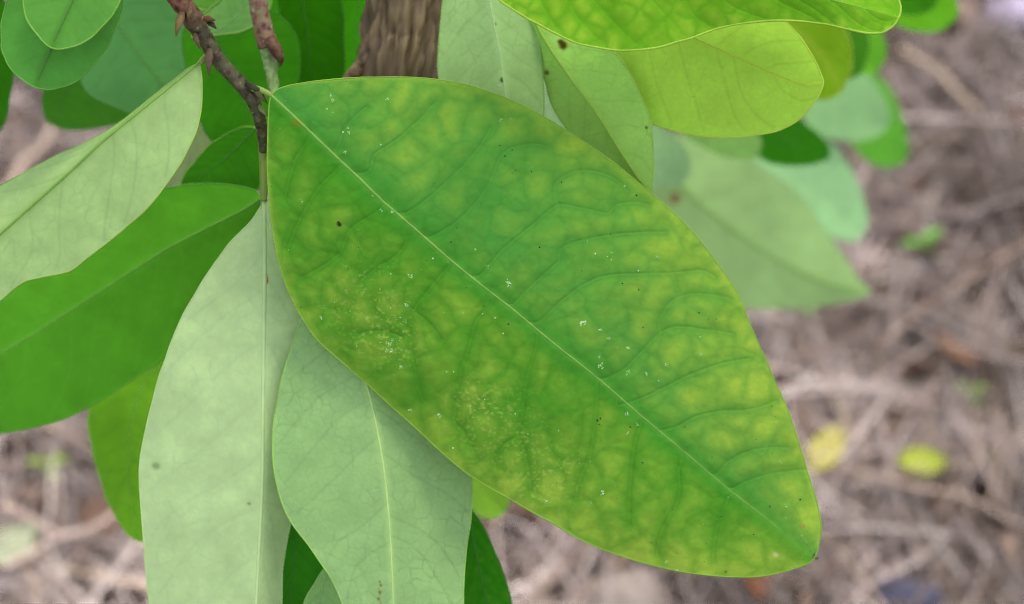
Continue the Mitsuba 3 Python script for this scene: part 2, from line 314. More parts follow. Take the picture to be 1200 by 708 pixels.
dark = [(633, 290, 1.7), (682, 318, 1.2), (729, 332, 1.6), (749, 339, 1.4), (754, 383, 1.3), (596, 380, 1.9), (567, 358, 1.3), (592, 184, 1.4), (600, 176, 1.3), (658, 213, 1.6), (746, 229, 1.6), (623, 201, 1.1), (604, 200, 1.1), (700, 493, 1.8), (704, 491, 1.8), (702, 497, 1.4), (753, 542, 1.6), (739, 501, 1.6), (802, 500, 1.3), (902, 593, 1.9), (938, 586, 1.4), (883, 626, 1.3), (851, 670, 1.4), (845, 605, 1.2), (763, 636, 1.2), (963, 617, 1.3), (397, 261, 2.4), (399, 264, 1.9), (528, 284, 1.2), (535, 268, 1.0), (509, 215, 1.0), (819, 367, 1.2), (840, 374, 1.0), (904, 476, 1.2), (668, 620, 1.4), (586, 170, 1.2), (546, 337, 1.2), (500, 305, 1.0), (420, 290, 1.1), (408, 315, 1.0), (352, 360, 1.2)]
for _ in range(90):
    while True:
        i = rng.integers(len(chart0)); c = chart0[i]
        if rng.uniform() < 0.25 + 0.75 * (c[0] > 700): break
    dark.append((*c, rng.uniform(0.35, 0.8)))
put(main + '__dark_speck', blobs(dark, -VIEW, 0.4, 5, [(28, 34, 16), (40, 42, 20), (52, 60, 24)]), 'mat_speck')
for k, l in (('white_speck', None), ('dark_speck', None)):
    labels[main + '__' + k] = {'kind': 'stuff'}

# ---- leaf at the left edge, its pale underside up
leaf([(234, 74), (213, 90), (170, 125), (127, 160), (85, 199), (47, 233), (0, 275), (-60, 330), (-130, 395)], [(218, 82), (180, 112), (130, 150), (60, 186), (0, 218), (-70, 262), (-110, 330)],
     [(237, 95), (235, 130), (224, 167), (195, 215), (150, 266), (100, 306), (78, 320), (50, 326), (32, 330), (0, 353), (-60, 400), (-110, 415)], (0.304, 0.301, 0.304, 0.309, 0.315), 'pale green leaf at the left edge showing its underside',
     zl=(0, 9, 14, 12, 0), zr=(0, -1, -2, -1, 0), nu=330, nv=80, base=(150, 186, 124), yellow=0.3, ycol=(172, 200, 136), net=(24, -0.055), net2=(9, -0.04), vein=(-0.09, 8), margin=(138, 178, 60), midcol=(112, 158, 70), midrad=(0.3, 0.22), mrad=0.17, wave=1.2, seed=12, relief=0.07,
     petiole=[(250, 58, 0.306), (243, 65, 0.305), (234, 74, 0.304)])
# ---- broad dark leaf behind it, upper side
leaf([(306, 232), (283, 247), (235, 271), (187, 297), (120, 340), (50, 385), (-30, 430), (-110, 470)], [(298, 222), (270, 217), (220, 217), (160, 230), (90, 260), (0, 300), (-70, 350)],
     [(303, 246), (285, 290), (258, 340), (220, 393), (180, 430), (130, 462), (95, 482), (50, 498), (0, 506), (-60, 505)], (0.322, 0.326, 0.330, 0.334), 'broad plain deep green leaf at the left, behind the pale leaves', zl=(0, 2, 3, 0), zr=(0, 3, 4, 0),
     base=(88, 166, 44), net=(18, -0.05), vein=(0.06, 8), margin=(84, 156, 44), midcol=(102, 174, 58), midrad=(0.2, 0.12), mat='mat_leaf_glossy', wave=1.5, seed=13, nu=220, nv=60)
# ---- long pale leaf hanging straight down
leaf([(309, 236), (310, 270), (310, 330), (309, 400), (308, 480), (307, 574), (303, 650), (300, 708), (294, 800), (286, 880)], [(304, 245), (298, 255), (265, 290), (230, 340), (203, 392), (184, 450), (169, 505), (163, 560), (167, 620), (172, 680), (178, 720), (205, 800), (250, 860)],
     [(324, 242), (336, 280), (352, 335), (364, 375), (366, 420), (358, 480), (354, 550), (340, 618), (331, 668), (329, 708), (322, 790), (305, 850)], (0.3095, 0.309, 0.3085, 0.309, 0.312), 'long pale green leaf hanging straight down, its underside to the front',
     zl=(0, 3, 5, 5, 2), zr=(0, 4, 7, 6, 1), nu=360, nv=80, base=(170, 203, 150), yellow=0.3, ycol=(184, 212, 150), net=(26, -0.05), net2=(10, -0.03), vein=(-0.055, 10), margin=(176, 208, 140), midcol=(174, 208, 150), midrad=(0.36, 0.26), mrad=0.12, wave=1.2, seed=14, relief=0.05, curl=0.3,
     stains=[(312, 330, 2.6, (136, 96, 56)), (311, 322, 2.4, (150, 110, 66)), (312, 326, 2.2, (142, 104, 60)), (183, 546, 5, (128, 158, 110)), (292, 590, 2, (110, 128, 90))],
     petiole=[(309, 165, 0.3075), (309, 190, 0.3085), (309, 215, 0.309), (309, 236, 0.3095)])
# ---- smaller leaf below the mottled one
leaf([(392, 335), (412, 395), (430, 452), (441, 500), (449, 545), (457, 626), (461, 708), (462, 780), (458, 850)], [(376, 345), (352, 380), (340, 412), (330, 445), (322, 495), (321, 535), (328, 578), (345, 618), (366, 645), (386, 675), (402, 708), (425, 770), (445, 820)],
     [(425, 350), (470, 400), (520, 470), (545, 520), (553, 560), (551, 605), (546, 655), (543, 708), (520, 780), (490, 825)], (0.308, 0.3065, 0.3055, 0.305, 0.306), 'soft green leaf with a fine net of veins, its top under the mottled leaf',
     zl=(0, 1, -1, 0, 0), zr=(0, 4, 8, 6, 0), nu=380, nv=96, base=(138, 180, 120), net=(17, -0.13), net2=(8, -0.07), vein=(-0.10, 9), margin=(140, 190, 80), midcol=(164, 204, 130), midrad=(0.24, 0.14), mrad=0.16, wave=1.4, seed=15, relief=0.08,
     stains=[(445 + 1.2 * math.sin(y_), y_, 1.5 + 0.8 * math.sin(y_ * 0.7), (118, 116, 66)) for y_ in range(682, 712, 4)], petiole=[(311, 168, 0.3085), (335, 205, 0.312), (365, 275, 0.312), (392, 335, 0.308)])
# ---- leaves at the bottom edge
leaf([(352, 585), (346, 640), (340, 700), (334, 790)], [(340, 600), (334, 640), (329, 680), (326, 710), (326, 760)], [(372, 625), (398, 690), (402, 740), (380, 780)], (0.320, 0.320, 0.320), 'dark green strip of leaf between the two pale leaves at the bottom edge', base=(60, 142, 36), margin=(100, 165, 60), mat='mat_leaf_glossy', seed=16, nu=100, nv=24, net=(16, -0.06))
leaf([(389, 655), (378, 690), (370, 740), (368, 800)], [(376, 672), (362, 694), (352, 725), (352, 770)], [(400, 680), (415, 720), (405, 775)], (0.316, 0.316, 0.316), 'small pale leaf end tucked under the veined leaf at the bottom edge', base=(140, 188, 120), net=(12, -0.12), margin=(150, 196, 100), seed=17, nu=110, nv=30)
leaf([(540, 560), (556, 640), (572, 710), (600, 800)], [(540, 620), (540, 680), (552, 760)], [(552, 595), (568, 620), (582, 650), (592, 682), (600, 712), (612, 760)], (0.323, 0.323, 0.324), 'dark green speckled leaf edge below the mottled leaf at the bottom', base=(46, 124, 22), yellow=0.25, ycol=(120, 160, 60), margin=(70, 140, 36), mat='mat_leaf_glossy', seed=18, nu=120, nv=36, net=(12, -0.06), zr=(0, 2, 2, 0))
leaf([(535, 535), (555, 555), (572, 578), (592, 598)], [(545, 572), (558, 600), (575, 608), (587, 604)], [(560, 545), (585, 568), (596, 588)], (0.35, 0.352, 0.355), 'small blurred bright green leaf tip under the mottled leaf', base=(132, 190, 62), margin=(140, 196, 70), seed=19, nu=60, nv=16, net=(14, -0.04))
leaf([(190, 415), (160, 470), (150, 540), (163, 634)], [(150, 425), (118, 450), (106, 480), (105, 510), (112, 545), (124, 582), (142, 615), (152, 628)], [(215, 450), (212, 530), (190, 610), (174, 632)], (0.345, 0.340, 0.337, 0.335), 'yellowish green leaf tip hanging below the broad deep green leaf', base=(100, 164, 42), yellow=0.4, ycol=(124, 170, 40), margin=(140, 182, 62), mat='mat_leaf_glossy', seed=20, nu=120, nv=36, zl=(0, 2, 2, 0))
# ---- the two oval leaves in the top left corner
leaf([(112, -70), (100, -40), (85, 0), (72, 28), (60, 56)], [(70, -65), (38, -35), (28, 0), (33, 24), (44, 42), (53, 51)], [(150, -50), (148, -20), (136, 8), (120, 32), (100, 48), (80, 56), (68, 57.5)], (0.300, 0.3, 0.300, 0.300), 'rounded green leaf end at the top left, the front one of two', base=(94, 158, 70), net=(16, -0.05), net2=(7, -0.03), vein=(-0.05, 6), margin=(112, 170, 56), midcol=(68, 128, 42), midrad=(0.3, 0.2), mrad=0.2, seed=21, nu=160, nv=50, zl=(0, 1.5, 1.5, 0), zr=(0, 1, 1, 0))
leaf([(95, -50), (76, 10), (60, 56), (48, 84), (42, 103)], [(40, -45), (8, 5), (1, 35), (5, 66), (18, 86), (32, 97)], [(140, -25), (140, 20), (128, 50), (112, 74), (92, 94), (68, 104), (52, 105)], (0.3045, 0.3045, 0.304, 0.3035), 'rounded green leaf end at the top left, under the front one', base=(82, 150, 64), net=(16, -0.05), net2=(7, -0.03), vein=(-0.05, 6), margin=(90, 156, 56), midcol=(60, 120, 40), midrad=(0.3, 0.2), mrad=0.16, seed=22, nu=160, nv=50, zl=(0, 2, 2, 0), zr=(0, 1, 1, 0))
# ---- blurred leaves behind, upper left
leaf([(120, -20), (140, 30), (173, 77), (205, 118), (232, 150)], [(95, 10), (92, 70), (100, 104), (128, 122), (160, 136), (200, 150)], [(185, -10), (225, 30), (245, 80), (245, 130)], (0.338, 0.339, 0.34), 'blurred grey green leaf behind the twig at the top left', base=(86, 148, 82), margin=(80, 140, 70), midcol=(80, 140, 66), midrad=(0.25, 0.15), seed=23, nu=90, nv=26, net=(20, -0.03), zl=(0, 2, 2, 0))
leaf([(110, 60), (90, 90), (75, 115), (62, 146)], [(70, 60), (52, 95), (50, 125), (54, 140)], [(190, 80), (190, 120), (150, 142), (110, 150), (78, 152)], (0.350, 0.351, 0.352), 'blurred mid green leaf under the oval leaves at the top left', base=(62, 124, 36), margin=(62, 124, 36), seed=24, nu=70, nv=22, net=(20, -0.03))
leaf([(180, -60), (200, -20), (225, 2), (275, 8)], [(190, -10), (220, 9), (250, 12), (268, 11)], [(220, -50), (255, -30), (275, -5)], (0.33, 0.33, 0.331), 'bright green leaf edge at the top, beside the brown twig', base=(96, 156, 60), margin=(126, 178, 56), seed=25, nu=60, nv=16, mrad=0.3)
leaf([(225, 45), (255, 36), (285, 10), (305, -40)], [(250, 42), (275, 39), (300, 29), (318, 0)], [(235, 20), (262, -5), (285, -30)], (0.324, 0.325, 0.326), 'pale green leaf between the two brown twigs at the top', base=(98, 150, 80), margin=(96, 150, 40), seed=26, nu=70, nv=20, mrad=0.3)
leaf([(245, 10), (262, 60), (285, 120), (300, 175)], [(215, 40), (222, 100), (238, 150), (262, 178), (285, 182)], [(300, 0), (345, 40), (350, 100), (330, 160)], (0.330, 0.331, 0.332, 0.332), 'deep green leaf behind the brown twig', base=(62, 140, 26), margin=(50, 124, 20), mat='mat_leaf_glossy', seed=27, nu=90, nv=26, net=(24, -0.04))
leaf([(300, 150), (265, 185), (240, 205), (215, 232)], [(275, 152), (245, 172), (222, 196), (212, 218)], [(312, 175), (310, 210), (280, 235), (240, 240)], (0.324, 0.325, 0.326), 'green leaf with a lighter rim below the brown twig', base=(64, 140, 30), margin=(104, 168, 40), mat='mat_leaf_glossy', seed=28, nu=80, nv=24, mrad=0.22, net=(20, -0.04))
leaf([(300, 100), (260, 130), (225, 165), (190, 215)], [(250, 110), (212, 140), (188, 180), (184, 205)], [(290, 150), (260, 195), (235, 216), (205, 225)], (0.338, 0.339, 0.34), 'blurred pale greyish green leaf beside the leaf at the left edge', base=(148, 172, 120), margin=(140, 168, 104), seed=29, nu=60, nv=20)
leaf([(345, -60), (355, 0), (362, 60), (368, 130)], [(320, -40), (327, 10), (330, 60), (340, 115)], [(385, -40), (400, 10), (403, 60), (392, 120)], (0.332, 0.333, 0.334), 'very dark green leaf left of the brown woody stem', base=(46, 116, 12), margin=(48, 118, 14), mat='mat_leaf_glossy', seed=30, nu=90, nv=26, net=(26, -0.05))
leaf([(425, -70), (420, 0), (414, 60), (408, 140)], [(400, -50), (392, 0), (392, 60), (396, 110)], [(450, -40), (452, 20), (440, 80), (425, 120)], (0.344, 0.345, 0.345), 'bright green blurred leaf at the left side of the brown woody stem', base=(62, 148, 20), margin=(60, 140, 20), mat='mat_leaf_glossy', seed=31, nu=80, nv=24)
leaf([(-60, -30), (-30, 30), (-15, 90), (-8, 165)], [(-80, 20), (-60, 90), (-30, 145)], [(-10, -25), (12, 20), (16, 80), (8, 135)], (0.34, 0.34, 0.341), 'dark green leaf edge in the top left corner', base=(44, 108, 18), margin=(44, 108, 18), seed=32, nu=60, nv=18)
leaf([(255, -50), (300, 10), (345, 60), (385, 118)], [(235, 0), (255, 70), (300, 120), (350, 135)], [(310, -60), (390, -10), (430, 50), (420, 105)], (0.352, 0.353, 0.354), None, base=(58, 136, 18), margin=(50, 120, 14), seed=33, nu=60, nv=18)
# ---- leaves between stem and the top leaves
leaf([(560, -75), (572, -10), (585, 60), (598, 165)], [(530, -60), (518, 0), (514, 60), (520, 130)], [(598, -50), (612, 6), (621, 26), (629, 44), (634, 72), (637, 105), (637, 135), (622, 158)], (0.312, 0.3125, 0.313, 0.314), 'pale green leaf right of the brown woody stem, rising from behind the mottled leaf',
     base=(154, 196, 128), net=(18, -0.10), net2=(8, -0.05), vein=(-0.08, 7), margin=(128, 178, 84), midcol=(170, 208, 146), midrad=(0.16, 0.12), seed=34, nu=240, nv=70, zl=(0, 4, 4, 0), zr=(0, 2, 2, 0), stains=[(588, 94, 2.6, (80, 96, 66)), (580, 28, 2, (110, 128, 80)), (585, 100, 1.6, (190, 205, 180))], relief=0.05)
leaf([(622, 60), (636, 100), (650, 130), (668, 160)], [(620, 110), (640, 148), (656, 160)], [(640, 80), (660, 110), (672, 145)], (0.335, 0.335, 0.336), 'small pale leaf showing in the gap above the mottled leaf', base=(160, 200, 150), margin=(160, 200, 150), seed=35, nu=60, nv=16)
leaf([(622, 12), (636, 42), (650, 65), (676, 102), (702, 137), (724, 173), (745, 205), (763, 226)], [(621, 20), (627, 40), (634, 75), (646, 120), (665, 150), (705, 190), (740, 214)], [(650, 14), (690, 38), (722, 63), (742, 92), (758, 128), (765, 165), (766, 200)], (0.314, 0.312, 0.310, 0.309, 0.309), 'folded pale leaf above the mottled leaf, one half shaded and a brown spot near its top',
     zl=(0, 4, 6.5, 5, 0), zr=(0, 0, 1, 1, 0), base=(150, 202, 100), net=(16, -0.08), net2=(7, -0.05), vein=(-0.07, 7), margin=(150, 190, 70), midcol=(138, 184, 72), midrad=(0.22, 0.14), seed=36, nu=260, nv=76, wave=0.8, relief=0.05,
     stains=[(660, 53, 5.5, (72, 58, 22)), (657, 49, 3.5, (80, 62, 26)), (641, 85, 3, (100, 104, 40)), (757, 150, 1.8, (90, 96, 60))])
# ---- top leaves
leaf([(560, -45), (640, -48), (740, -42), (850, -28), (960, -4), (1053, 21)], [(572, -20), (585, 0), (608, 15), (637, 33), (675, 50), (702, 57), (727, 59), (775, 55), (805, 47), (840, 34), (880, 27), (930, 24), (965, 28), (1000, 37), (1030, 40), (1044, 34)], [(600, -90), (740, -110), (880, -90), (1000, -50), (1047, -12), (1055, 8)], (0.292, 0.291, 0.292, 0.294), 'bright yellowish green leaf spanning the top edge, dimpled with yellow cells',
     zl=(0, 1, 2, 2, 1, 0), zr=(0, 8, 10, 0), nu=420, nv=90, base=(98, 164, 36), yellow=0.8, ycol=(156, 196, 62), net=(24, -0.04), net2=(9, -0.03), vein=(0.05, 10), margin=(166, 202, 70), midcol=(120, 180, 50), mat='mat_leaf_glossy', seed=37, wave=1.0, relief=0.14, mrad=0.2)
leaf([(660, -5), (740, 15), (820, 47), (870, 70), (930, 96), (965, 97)], [(690, 60), (725, 110), (748, 134), (770, 147), (815, 159), (850, 161.5), (900, 156), (935, 142), (955, 119), (962, 106)], [(760, -20), (850, -5), (900, 12), (925, 30), (945, 56), (960, 82)], (0.324, 0.312, 0.309, 0.309), 'lime green leaf underside hanging below the top leaf',
     base=(162, 213, 78), net=(18, -0.06), net2=(8, -0.05), vein=(-0.10, 8), margin=(180, 206, 72), midcol=(166, 204, 66), midrad=(0.18, 0.10), seed=38, nu=280, nv=80, zl=(0, 2, 3, 1, 0), zr=(0, 3, 3, 0), relief=0.06, wave=0.8)
# ---- blurred leaves at the right
leaf([(720, 130), (790, 210), (880, 285), (960, 328), (1022, 342)], [(715, 200), (760, 290), (830, 350), (900, 362), (960, 358), (1005, 350)], [(770, 150), (840, 172), (900, 200), (950, 245), (985, 295), (1008, 330)], (0.395, 0.398, 0.402, 0.406), 'large blurred pale leaf right of the mottled leaf with a brown spot', base=(150, 190, 124), margin=(146, 186, 116), midcol=(128, 172, 96), midrad=(0.35, 0.2), seed=39, nu=120, nv=36, net=(30, -0.04), zl=(0, 4, 4, 0), zr=(0, 3, 3, 0), stains=[(791, 232, 7, (124, 100, 70))], petiole=[(735, -20, 0.39), (740, 50, 0.42), (728, 100, 0.4652), (720, 130, 0.4652)])
leaf([(860, 130), (920, 185), (970, 235), (1012, 274)], [(870, 190), (920, 240), (970, 275), (1000, 282)], [(920, 140), (975, 168), (1000, 205), (1016, 255)], (0.428, 0.43, 0.433), 'blurred mint green leaf behind the large pale leaf at the right', base=(158, 212, 152), margin=(150, 206, 146), seed=40, nu=70, nv=20, net=(30, -0.03), petiole=[(850, -14, 0.43), (856, 60, 0.47), (860, 130, 0.5279)])
leaf([(960, 60), (1000, 100), (1030, 145), (1060, 190)], [(960, 110), (990, 160), (1020, 190), (1045, 195)], [(1000, 75), (1040, 100), (1058, 140), (1064, 175)], (0.45, 0.45, 0.452), 'blurred vivid green leaf standing farthest to the right', base=(96, 172, 58), margin=(96, 172, 58), seed=41, nu=70, nv=20)
leaf([(920, 60), (955, 100), (990, 130), (1040, 150)], [(930, 110), (950, 150), (985, 165), (1020, 163)], [(960, 72), (1005, 80), (1035, 110), (1044, 135)], (0.428, 0.428, 0.43), 'blurred greyish pale leaf right of the lime leaf', base=(140, 190, 132), margin=(132, 184, 110), seed=42, nu=70, nv=20, net=(30, -0.03), petiole=[(900, -18, 0.45), (912, 20, 0.48), (920, 60, 0.5279)])
leaf([(860, 120), (900, 150), (935, 170), (973, 184)], [(862, 150), (888, 184), (920, 194), (955, 192)], [(905, 125), (945, 145), (968, 168)], (0.385, 0.385, 0.387), 'dark green leaf under the lime leaf', base=(48, 118, 22), margin=(48, 118, 22), seed=43, nu=70, nv=20, petiole=[(830, -14, 0.425), (845, 60, 0.43), (860, 120, 0.4462)])
leaf([(800, 100), (830, 130), (855, 155), (885, 186)], [(790, 140), (815, 168), (855, 184)], [(840, 105), (880, 135), (892, 166)], (0.38, 0.381, 0.382), 'blurred soft green leaf just under the lime leaf', base=(124, 174, 92), margin=(110, 160, 70), seed=44, nu=60, nv=18, petiole=[(790, -17, 0.41), (796, 40, 0.42), (800, 100, 0.4367)])
leaf([(690, 130), (730, 160), (765, 190), (800, 215)], [(700, 170), (735, 205), (775, 220)], [(740, 135), (785, 155), (808, 190)], (0.385, 0.385, 0.386), 'blurred pale leaf in the gap between the folded leaf and the lime leaf', base=(140, 184, 132), margin=(140, 180, 120), seed=45, nu=60, nv=18, petiole=[(690, -25, 0.375), (690, 50, 0.40), (690, 130, 0.4462)])
leaf([(880, 10), (930, 35), (960, 62), (985, 108)], [(890, 50), (925, 90), (960, 115)], [(930, 5), (985, 30), (998, 70)], (0.365, 0.366, 0.367), 'olive green leaf behind the tip of the lime leaf', base=(112, 160, 32), margin=(146, 176, 44), midcol=(140, 172, 50), seed=46, nu=70, nv=20, mrad=0.3)
leaf([(930, -10), (965, 25), (985, 50), (1005, 90)], [(930, 30), (960, 70), (985, 92)], [(970, -5), (1010, 25), (1018, 60)], (0.388, 0.388, 0.39), None, base=(74, 142, 36), margin=(78, 146, 40), seed=47, nu=60, nv=18)
leaf([(960, 0), (990, 30), (1010, 55), (1028, 84)], [(965, 40), (990, 75), (1010, 88)], [(1000, 0), (1030, 30), (1038, 60)], (0.41, 0.41, 0.412), 'blurred bright green leaf below the tip of the top leaf', base=(112, 190, 54), margin=(112, 190, 54), seed=48, nu=60, nv=18)
leaf([(990, -60), (1030, -30), (1070, 0), (1112, 28)], [(1000, -10), (1040, 25), (1080, 37), (1100, 36)], [(1040, -60), (1100, -30), (1120, 0), (1122, 18)], (0.40, 0.401, 0.402), 'bright green blurred leaf in the top right beyond the tip of the top leaf', base=(100, 176, 38), margin=(100, 176, 38), seed=49, nu=70, nv=20)
leaf([(1000, -60), (1040, -25), (1060, -5), (1090, 12)], [(1000, -20), (1035, 8), (1070, 18)], [(1050, -60), (1090, -30), (1100, -5)], (0.385, 0.386, 0.388), None, base=(62, 136, 24), margin=(62, 136, 24), seed=50, nu=60, nv=18)
labels['shrub'] = {'label': 'leafy green shrub with broad smooth leaves on brown twigs', 'category': 'shrub'}

# ---- twigs and the woody stem
def bark_colors(P, cols, seed, sc=500.0, stretch=None):
    n = meshkit.fbm(P * sc, 4, seed); w = np.clip((n - 0.28) / 0.44, 0, 1)
    cs = np.array([lin(c) for c in cols]); t = w * (len(cs) - 1); i = np.clip(t.astype(int), 0, len(cs) - 2); f = (t - i)[:, None]
    return cs[i] * (1 - f) + cs[i + 1] * f
def twig(pts, rad, cols, seed, name, label, n=260, sides=32, jag=0.16, jscale=900., tint=None):
    p = fix(pts); P = curve(at(p[:, 0], p[:, 1], p[:, 2]), n)
    r = np.interp(np.linspace(0, 1, n), np.linspace(0, 1, len(rad)), rad) / 1000
    v, f, _ = tube(P, r, sides, jag=jag, seed=seed, jscale=jscale)
    v = v + 0.00022 * (meshkit.fbm(v * 3200, 3, seed + 1)[:, None] - 0.5) * (v - v.mean(0)) / np.linalg.norm(v - v.mean(0), axis=1, keepdims=True)
    c = bark_colors(v * [1, 1, 1], cols, seed, 1300.0)
    lich = np.clip((meshkit.fbm(v * 1500, 2, seed + 9) - 0.75) * 14, 0, 1)[:, None] * 0.7; c = c * (1 - lich) + lin((158, 164, 146)) * lich
    if tint is not None:
        c = c * tint(np.minimum(np.arange(len(v)) // sides, n - 1) / (n - 1))[:, None] if tint(np.zeros(1)).ndim == 1 else c * tint(np.minimum(np.arange(len(v)) // sides, n - 1) / (n - 1))
    key = numbered('shrub__' + name); put(key, (v, f, c), 'mat_solid')
    if label: labels[key] = {'label': label}
    return key, P
def redden(t):
    w = np.clip((0.40 - t) / 0.18, 0, 1)[:, None]
    return np.array([0.50, 0.58, 0.44]) * (1 - w) + np.array([1.15, 0.46, 0.42]) * w
tw, TP = twig([(180, -60, 0.300), (204, -8, 0.3005), (222, 16, 0.301), (236, 38, 0.302), (256, 70, 0.303), (276, 92, 0.3035), (293, 112, 0.304), (303, 135, 0.305), (308, 160, 0.3065), (309, 178, 0.3075)],
     [1.45, 1.45, 1.4, 1.55, 1.2, 1.1, 1.15, 1.0, 0.85, 0.65], [(38, 28, 22), (74, 56, 46), (96, 86, 70), (66, 76, 50), (120, 98, 84)], 5, 'twig', 'reddish brown woody twig that carries the mottled leaf', tint=redden, jag=0.17)
def scale(px, py, z, tipx, tipy, w, cols, seed):
    """one pointed bud scale, a thin curved hull with thickness"""
    a, b = at(px, py, z), at(tipx, tipy, z - 0.0010)
    ax = b - a; L = np.linalg.norm(ax); ax /= L
    s = np.cross(ax, VIEW); s /= np.linalg.norm(s); nrm = np.cross(s, ax)
    path = [a + ax * L * t - VIEW * 0.0005 * math.sin(math.pi * t) for t in np.linspace(0, 1, 14)]
    rr = w / 1000 * np.array([0.7 + 0.3 * min(1, 4 * t) if t < .3 else 1 - ((t - .3) / .7) ** 1.3 * 0.93 for t in np.linspace(0, 1, 14)])
    v, f, _ = tube(path, rr, 10, jag=0.2, seed=seed)
    c0 = np.vstack([np.repeat(np.array(path), 10, 0), path[:1], path[-1:]])
    dd = v - c0; v = v - np.outer(dd @ nrm, nrm) * 0.55
    k = numbered(tw + '__bud_scale'); put(k, (v, f, np.array([0.40, 0.42, 0.40]) * bark_colors(v, cols, seed, 900)), 'mat_solid')
YB = [(70, 44, 28), (116, 88, 50), (146, 120, 70)]
scale(214, 14, 0.2995, 206, 43, 0.62, YB, 1); scale(224, 8, 0.299, 221, 26, 0.5, YB, 2); scale(240, 22, 0.300, 253, 24, 0.55, [(110, 70, 40), (150, 96, 60)], 3)
scale(244, 24, 0.3005, 254, 34, 0.5, [(36, 28, 22), (70, 50, 40)], 4); scale(246, 58, 0.3005, 245, 90, 0.62, [(64, 44, 34), (104, 80, 60), (90, 98, 50)], 6); scale(228, 40, 0.300, 235, 58, 0.45, [(84, 56, 40), (116, 90, 60)], 7)
scale(299, 104, 0.3022, 314, 122, 0.55, [(60, 60, 34), (112, 110, 60)], 8); scale(304, 124, 0.303, 315, 138, 0.45, [(120, 150, 60), (140, 160, 80)], 9); scale(288, 98, 0.3025, 312, 110, 0.5, [(36, 44, 22), (60, 66, 36)], 10)
t2, _ = twig([(292, -50, 0.318), (301, -5, 0.3185), (308, 30, 0.319), (314, 55, 0.3195)], [1.5, 1.45, 1.45, 1.5], [(60, 40, 34), (104, 76, 66), (122, 96, 82), (100, 112, 80)], 8, 'twig', 'thin out of focus brown and green twig left of the very dark leaf', n=70)
twig([(311, 42, 0.3195), (315, 70, 0.3195), (319, 90, 0.319), (322, 118, 0.3185)], [1.2, 1.1, 0.9, 0.8], [(86, 120, 66), (122, 150, 96), (110, 130, 84)], 9, 'twig_shoot', None, n=60)
twig([(317, 48, 0.318), (323, 58, 0.3175), (328, 68, 0.3175), (328, 78, 0.318)], [1.0, 1.0, 0.7, 0.15], [(60, 38, 30), (92, 64, 50)], 10, 'bud', None, n=40)
twig([(477, -60, 0.338), (600, -40, 0.352), (720, -20, 0.385), (850, -14, 0.43), (930, -20, 0.46), (980, -60, 0.47)], [1.9, 1.7, 1.5, 1.2, 0.9, 0.5], [(52, 38, 30), (92, 72, 58), (110, 96, 76)], 15, 'side_branch', None, n=120)
# the woody stem: goes straight down to the soil
top, low = at(474, 40, 0.337), at(474, 100, 0.337)
pts = [at(477, -120, 0.338), at(476, -60, 0.3375), at(473, 0, 0.337), at(471, 50, 0.3365), at(468, 110, 0.336)]
foot = pts[-1] * [1, 1, 0] + [0.004, -0.004, -0.01]
pts += [pts[-1] * 0.8 + foot * 0.2, pts[-1] * 0.5 + foot * 0.5, foot]
P = curve(fix(pts), 420); s = np.linspace(0, 1, 420)
r = np.interp(s, [0, 0.12, 0.2, 0.26, 0.5, 1], [0.0068, 0.0066, 0.0068, 0.0070, 0.0068, 0.0082])
sides = 110
v, f, _ = tube(P, r, sides)
ring_i = np.minimum(np.arange(len(v)) // sides, 419); ang = (np.arange(len(v)) % sides) / sides * 2 * np.pi
ln = s[ring_i] * np.linalg.norm(np.diff(P, axis=0), axis=1).sum()
q = np.c_[np.cos(ang) * 2.6 + 0.9 * (meshkit.noise(np.c_[ln * 55, np.cos(ang), np.sin(ang)], 65) - .5), np.sin(ang) * 2.6, ln * 60]
rid = meshkit.fbm(q * [1.3, 1.3, 1.3], 5, 61); rid2 = meshkit.fbm(q * [6, 6, 3.2], 3, 62); rid3 = meshkit.fbm(np.c_[np.cos(ang) * 4, np.sin(ang) * 4, ln * 420], 3, 63)
ridge = np.abs(rid - 0.5) * 2
c_ = P[ring_i]; v = c_ + (v - c_) * (0.82 + 0.28 * np.clip(ridge * 1.6, 0, 1) ** 0.7 + 0.20 * (rid2 - 0.5) + 0.13 * (rid3 - .5))[:, None]
wgt = np.clip(ridge * 1.2 + 0.6 * (rid2 - 0.5), 0, 1)[:, None]
n4 = meshkit.fbm(q * [1.2, 1.2, 2.0], 3, 66)[:, None]
stem_c = lin((72, 60, 42)) * (1 - wgt) + (lin((150, 128, 98)) * n4 + lin((128, 122, 94)) * (1 - n4)) * wgt
put('shrub__woody_stem', (v, f, stem_c * (0.40 + 0.85 * rid3)[:, None] * (0.6 + 0.8 * meshkit.fbm(v * [160, 160, 90], 4, 67))[:, None]), 'mat_solid')
labels['shrub__woody_stem'] = {'label': 'thick brown woody stem with streaked bark behind the mottled leaf'}
p = fix([(448, 10, 0.336), (437, 46, 0.335), (427, 72, 0.334), (412, 90, 0.334), (396, 112, 0.336)])
P = curve(at(p[:, 0], p[:, 1], p[:, 2]), 120)
v, f, _ = tube(P, np.linspace(0.0013, 0.0012, 120), 40, jag=0.3, seed=71, jscale=420)
put('shrub__side_branch', (v, f, bark_colors(v * [1, 1, .6], [(44, 34, 26), (88, 70, 52), (116, 96, 74)], 72, 900)), 'mat_solid')
p = fix([(300, 175, 0.345), (360, 130, 0.337)])

